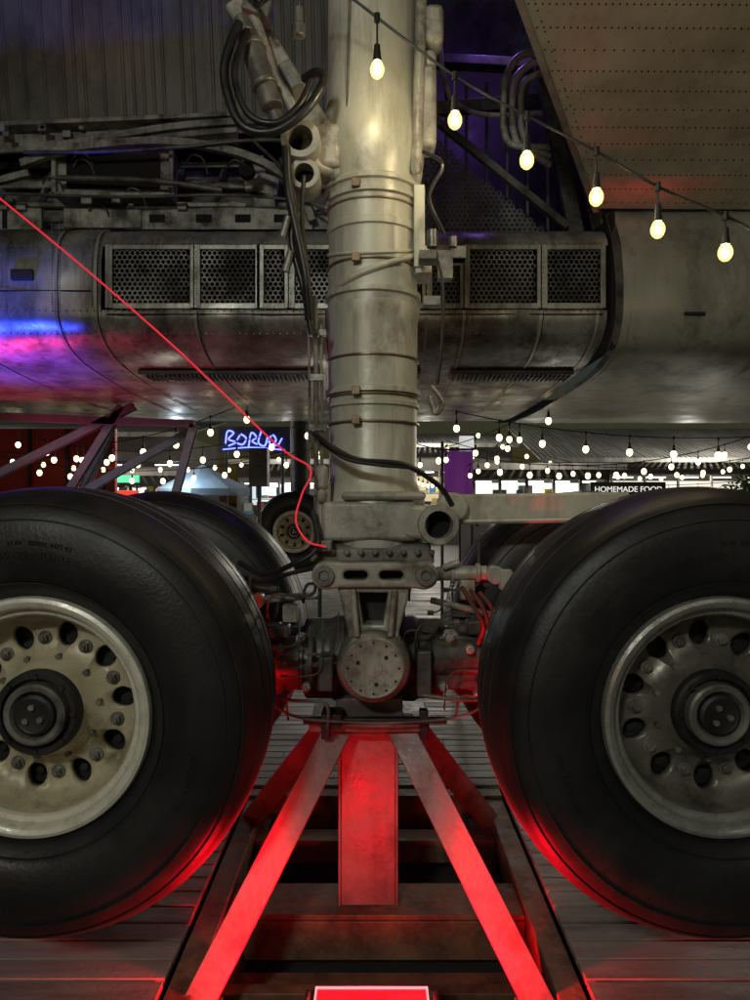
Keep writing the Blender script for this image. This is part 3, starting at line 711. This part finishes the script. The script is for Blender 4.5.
for (x,y) in((1.75,6.6),(-1.9,6.4),(3.4,7.4),(-.55,7.2)):  # made-up lanterns, added behind the wheels to light deck and belly
    g=grp('hidden_fill_lantern'); b=B(); b.cyl((x,y,-.24),(x,y,.55),.02); b.cyl((x,y,-.24),(x,y,-.21),.12); b.cyl((x,y,.55),(x,y,.57),.07); b.cyl((x,y,.78),(x,y,.83),.085,.02)
    for k in range(4): t=R(45+90*k); b.cyl((x+.06*math.cos(t),y+.06*math.sin(t),.57),(x+.06*math.cos(t),y+.06*math.sin(t),.78),.004,n=6)
    b.obj('post_and_cage',darkM,parent=g); b=B(); b.sph((x,y,.66),.035,12); b.obj('bulb',bulbFar,parent=g); point('fill_light',(x,y,.66),20,(1,.95,.82),g,.045)

# ---------------------------------------------------------------- red cable
b=B(); b.tube([(-2.3,2.45,3.05),(-1.30,2.5,2.265),(-.75,2.5,1.80),(-.35,2.5,1.42),(-.225,2.5,1.33),(-.25,2.47,1.24),(-.27,2.46,1.15),(-.23,2.46,1.08),(-.17,2.48,1.06)],.0034,8)
b.obj('red_cable',redCabM)

# ---------------------------------------------------------------- fuselage trestle left
tr=grp('steel_trestle'); b=B()
for p0,p1 in(((-3.3,6,1.35),(-2.0,6,2.0)),((-2.6,6,1.2),(-2.1,6,2.0)),((-2.05,6,-.2),(-1.5,6,1.85)),((-2.9,6,-.2),(-2.1,6,1.2)),((-3.6,6,1.93),(-1.5,6,1.85)),((-2.4,6,1.3),(-1.6,6.4,1.85)),((-3.3,6.6,-.2),(-2.2,6.2,2.0)),((-3.4,6,1.15),(-1.75,6,1.2))):
    b.ibeam(p0,p1,.065,.065,.010,up=(0,1,0))
b.obj('beams',M('trestle_paint',(.30,.34,.40),(.16,.18,.22),.45,.2),.003,parent=tr)

# ---------------------------------------------------------------- market background
winM=E('lit_interior',(1,.93,.78),.7); win2=E('lit_interior_cool',(.75,.9,1),.6); wallD=M('dark_wall',(.12,.11,.10),(.07,.065,.06),.8,scale=2)
roofM=M('corrugated_roof',(.34,.34,.32),(.2,.2,.19),.5,.3,1,(8,1,1))
goods=[M('goods_%d'%i,c,None,.6) for i,c in enumerate(((.5,.1,.05),(.1,.3,.5),(.6,.5,.1),(.5,.5,.45),(.05,.05,.05)))]
def shop(name,x0,x1,y,ztop,depth,zw0,zw1,wm,roof=.0,n=6,lamp=0):
    g=grp(name); b=B(); z0=-.26
    b.box(((x0+x1)/2,y+depth,(z0+ztop)/2),(x1-x0,.1,ztop-z0)); b.box((x0,y+depth/2,(z0+ztop)/2),(.1,depth,ztop-z0)); b.box((x1,y+depth/2,(z0+ztop)/2),(.1,depth,ztop-z0))
    b.box(((x0+x1)/2,y,(z0+zw0)/2),(x1-x0,.12,zw0-z0)); b.box(((x0+x1)/2,y,(zw1+ztop)/2),(x1-x0,.12,ztop-zw1))
    for i in range(n+1): b.box((x0+(x1-x0)*i/n,y-.01,(zw0+zw1)/2),(.05,.1,zw1-zw0))
    b.box(((x0+x1)/2,y+.3,zw0+.02),(x1-x0-.2,.5,.04))
    b.obj('walls_and_frames',wallD,.01,parent=g)
    b=B()
    for i in range(n*9): 
        xx=random.uniform(x0+.2,x1-.2); h=random.uniform(.06,.35); sh=random.choice((0,0,.42))
        b.box((xx,y+random.uniform(.15,.6),zw0+.045+h/2+sh),(random.uniform(.05,.3),.12,h),m=random.randrange(5))
    b.box(((x0+x1)/2,y+.4,zw0+.44),(x1-x0-.3,.3,.02),m=4)
    b.obj('shelves_and_goods',goods,parent=g)
    b=B(); b.box(((x0+x1)/2,y+depth-.3,(zw0+zw1)/2+.05),(x1-x0-.3,.02,(zw1-zw0)*.8)); 
    b.obj('lit_back_wall',wm,parent=g)
    b=B()
    for i in range(n): b.box((x0+(x1-x0)*(i+.5)/n,y+.4,zw1-.04),((x1-x0)/n*.6,.05,.03))
    b.obj('tube_lamps',E('tube_lamp',(1,.97,.9),4),parent=g)
    b=B(); k=x0-.2
    while k<x1+.2:
        b.beam((k,y-.5,ztop+.02),(k,y+depth+.2,ztop+roof),.09,.03); k+=.14
    b.box(((x0+x1)/2,y-.52,ztop),(x1-x0+.4,.04,.12)); b.obj('roof',roofM,parent=g)
    if lamp: point('interior_lamp',((x0+x1)/2,y+.5,zw1-.15),lamp,(1,.95,.85),g,.2); point('roof_fill_lamp',((x0+x1)/2,y-1.6,ztop+.7),lamp*3,(1,.93,.8),g,.1)  # second lamp is added to light the roof from in front
    return g
random.seed(21)
shop('market_stall',1.9,4.5,14,1.85,1.6,.7,1.62,E('stall_white',(.9,1,.85),.9),.15,5,30)
shop('market_building',4.7,13,20,2.3,4,.8,1.9,winM,1.3,9,150)
shop('market_stall',-6.4,-3.9,14.5,1.75,1.6,.8,1.5,winM,.2,5,25)
shop('market_building',-14,-5,19,2.9,4,1.2,2.2,E('dim_warm',(1,.6,.3),.3),.8,8,70)
shop('market_stall',-3.6,-.9,19,2.2,1.6,.8,1.7,win2,.2,5,45)
shop('market_building',-1,4.5,24,3.0,4,1.0,2.2,E('dim_warm2',(1,.75,.45),.4),.8,7,120)
g=grp('red_wall_panel'); b=B(); b.box((-6.6,12,1.65),(4.6,.1,1.5)); b.obj('panel',M('red_lit_paint',(.40,.02,.02),(.28,.01,.01),.6),parent=g)  # red light on the wall is put into its paint colour
b=B()
for i in range(8): b.box((-8.8+i*.62,11.93,1.65),(.05,.05,1.5))
for x in(-8.7,-4.4): b.box((x,12.1,.3),(.1,.1,1.3))
b.obj('battens',darkM,parent=g)
def sign(name,c,w,h,bm,txt,tm,size):
    g=grp(name); b=B(); b.box(c,(w,.05,h)); b.obj('board',bm,.01,parent=g)
    b=B(); 
    for s in(-1,1): b.cyl((c[0]+s*w*.45,c[1]+.03,-.26),(c[0]+s*w*.45,c[1]+.03,c[2]),.02)
    b.obj('posts',darkM,parent=g)
    if txt: text(txt,size,tm,(c[0],c[1]-.035,c[2]-size*.35),parent=g)
whE=E('sign_white',(1,1,.95),.8)
sign('food_sign',(4.2,12,1.40),1.25,.24,darkM,'HOMEMADE FOOD',whE,.13)
sign('stall_sign',(-5.1,13.8,1.62),1.2,.14,E('green_sign',(.1,.9,.4),.5),'OPEN',whE,.12)
sign('stall_sign',(-4.9,13.6,1.35),.9,.10,E('red_sign',(.9,.05,.03),.5),'',whE,.14)
sign('stall_sign',(1.9,15,2.35),.3,.4,E('white_sign',(.9,.95,1),.4),'',whE,.1)
g=grp('neon_sign'); b=B(); random.seed(2)
cur=[[(-2.9,2.3),(-2.86,2.55),(-2.74,2.52),(-2.84,2.40),(-2.70,2.34),(-2.84,2.27)],[(-2.62,2.48),(-2.68,2.34),(-2.56,2.30),(-2.50,2.42),(-2.60,2.5)],[(-2.45,2.25),(-2.40,2.52),(-2.30,2.44),(-2.38,2.36),(-2.28,2.30)],[(-2.2,2.57),(-2.26,2.34),(-2.14,2.27),(-2.08,2.44)],[(-2.06,2.4),(-1.98,2.48),(-1.92,2.38),(-2.0,2.3),(-2.06,2.36),(-1.9,2.28),(-1.8,2.42)]]
for q in cur: b.tube([(x,14,z) for x,z in q],.016,6)
b.tube([(-2.95,14,2.2),(-2.4,14,2.24),(-1.75,14,2.19)],.012,6); b.obj('tubes',E('neon_blue',(.10,.13,1),5),parent=g)
b=B(); b.box((-2.35,14.08,2.4),(1.4,.04,.5)); b.cyl((-2.9,14.1,-.26),(-2.9,14.1,2.6),.03); b.cyl((-1.8,14.1,-.26),(-1.8,14.1,2.6),.03); b.obj('backing',darkM,parent=g)
g=grp('market_parasol'); b=B()
n=8; ap=Vector((-3.1,13,1.86)); vs=[ap]+[Vector((-3.1+.85*math.cos(2*math.pi*i/n),13+.85*math.sin(2*math.pi*i/n),1.42)) for i in range(n)]
b.add(vs,[(0,i+1,(i+1)%n+1) for i in range(n)]); 
for i in range(n):
    a=vs[i+1];c_=vs[(i+1)%n+1]; b.add([a,c_,c_-Vector((0,0,.12)),a-Vector((0,0,.12))],[(0,1,2,3)])
b.obj('canopy',M('canvas',(.45,.6,.75),(.35,.5,.65),.8),parent=g,recalc=False,ang=10)
b=B(); b.cyl((-3.1,13,-.26),(-3.1,13,1.85),.03); b.cyl((-3.1,13,-.26),(-3.1,13,-.16),.25); b.obj('pole',steelM,parent=g)
point('parasol_lamp',(-3.3,12.0,1.7),24,(.75,.88,1),g)
g=grp('speaker'); b=B(); b.box((-1.28,8,1.58),(.2,.2,.42)); b.cyl((-1.28,8,-.24),(-1.28,8,1.4),.02)
for k in range(3): t=R(120*k); b.beam((-1.28,8,.3),(-1.28+.4*math.cos(t),8+.4*math.sin(t),-.23),.02,.02)
b.cyl((-1.28,7.9,1.52),(-1.28,7.89,1.52),.07); b.cyl((-1.28,7.9,1.68),(-1.28,7.89,1.68),.04); b.obj('cabinet_and_tripod',M('speaker_black',(.02,.02,.02)),.01,parent=g)
g=grp('purple_banner'); b=B()
vs=[];
for i in range(13):
    x=.86+i*.03; vs+=[(x,9+.02*math.sin(i*1.4),1.83),(x+.01*math.sin(i),9+.035*math.sin(i*1.4+.5),1.28)]
b.add(vs,[(2*i,2*i+1,2*i+3,2*i+2) for i in range(12)]); b.obj('cloth',E('purple_cloth_glow',(.16,.03,.22),.3),parent=g,recalc=False)  # purple light on the cloth is put in as its own glow
b=B(); b.cyl((.84,9.02,-.24),(.84,9.02,1.95),.02); b.cyl((.8,9.02,1.85),(1.26,9.02,1.85),.015); b.obj('pole',darkM,parent=g)
g=grp('shrub'); b=B(); random.seed(9)
for k in range(2600):
    a=random.random()*6.283; u=random.uniform(-1,1); rr=random.random()**.4
    cl=random.choice(((0,0,.9,.7),(.7,.2,.7,.55),(-.6,0,.6,.5),(.2,.1,1.3,.45)))
    p=Vector((6.4+cl[0]+rr*cl[3]*math.sqrt(1-u*u)*math.cos(a),12.6+cl[1]+rr*cl[3]*math.sqrt(1-u*u)*math.sin(a),cl[2]+rr*cl[3]*u))
    d1=Vector((random.gauss(0,1),random.gauss(0,1),random.gauss(0,1))).normalized()*.05; d2=d1.orthogonal().normalized()*.025
    b.add([p-d1,p+d2,p+d1,p-d2],[(0,1,2,3)])
b.obj('leaves',M('leaf',(.06,.11,.03),(.03,.07,.02),.5,scale=8,bump=0),parent=g,recalc=False)
b=B()
for k in range(7): b.tube([(6.4,12.6,-.26),(6.4+random.uniform(-.3,.3),12.6,.4),(6.4+random.uniform(-.9,.9),12.6+random.uniform(-.3,.3),1.1)],.025,6)
b.obj('stems',rustM,parent=g)
for (x,y) in((-4.2,10),(4.4,11),(2.6,10.5)):
    g=grp('picnic_table'); b=B(); b.box((x,y,.5),(1.4,.7,.05)); 
    for s in(-1,1):
        b.box((x,y+s*.65,.22),(1.4,.28,.04)); b.beam((x+s*.55,y-.6,-.24),(x+s*.55,y+.2,.5),.08,.05); b.beam((x+s*.55,y+.6,-.24),(x+s*.55,y-.2,.5),.05,.08)
    b.obj('boards',rustM,.005,parent=g)

# ---------------------------------------------------------------- coloured stage lamps
def spot(name,loc,tgt,pw,col,ang=60,bl=.6):
    g=grp(name); loc=Vector(loc); d=(Vector(tgt)-loc).normalized()
    beamlamp('beam',loc,tgt,pw,col,ang,bl,g,.08)
    b=B(); b.cyl(loc-d*.22,loc-d*.03,.09,.11); b.box(loc-d*.12-Vector((0,0,.16)),(.05,.05,.12)); b.cyl((loc-d*.12)-Vector((0,0,.2)),((loc-d*.12).x,(loc-d*.12).y,-.25),.02); b.obj('can',darkM,parent=g)
spot('stage_light',(-3.0,3.3,.35),(-2.50,4.45,2.15),800,(.02,.05,1),40,.9)
spot('stage_light',(-3.3,5.3,.2),(-2.3,5.0,2.05),120,(1,.03,.15),85,.9)
# unseen fill lamp and mast, added behind the viewpoint to light the gear
g=grp('unseen_fill_lamp'); b=B(); b.cyl((-1.6,-3.4,-.24),(-1.6,-3.4,3.6),.05); b.box((-1.6,-3.3,3.6),(.7,.12,.4)); b.obj('mast',darkM,parent=g)
area('lamp',(-1.6,-3.2,3.6),(R(78),0,R(-10)),.6,.35,95,(.96,1,.90),g)

# ---------------------------------------------------------------- world, moon, camera
w=bpy.data.worlds.new('World'); sc.world=w; w.use_nodes=True; n=w.node_tree.nodes; l=w.node_tree.links
sky=n.new('ShaderNodeTexSky'); sky.sky_type='NISHITA'; sky.sun_disc=False; sky.sun_elevation=R(3); sky.sun_rotation=R(200)
l.new(sky.outputs[0],n['Background'].inputs[0]); n['Background'].inputs[1].default_value=.012
s=bpy.data.lights.new('moon','SUN'); s.energy=.02; s.angle=R(.5); so=bpy.data.objects.new('moon',s); so.rotation_euler=(R(60),0,R(20)); sc.collection.objects.link(so)
cam=bpy.data.cameras.new('camera'); co=bpy.data.objects.new('camera',cam); sc.collection.objects.link(co); co.location=(0,0,1.22); co.rotation_euler=(R(90),0,0)
cam.sensor_fit='VERTICAL'; cam.sensor_height=36; cam.lens=26; cam.clip_end=1000; cam.clip_start=.05
sc.camera=co
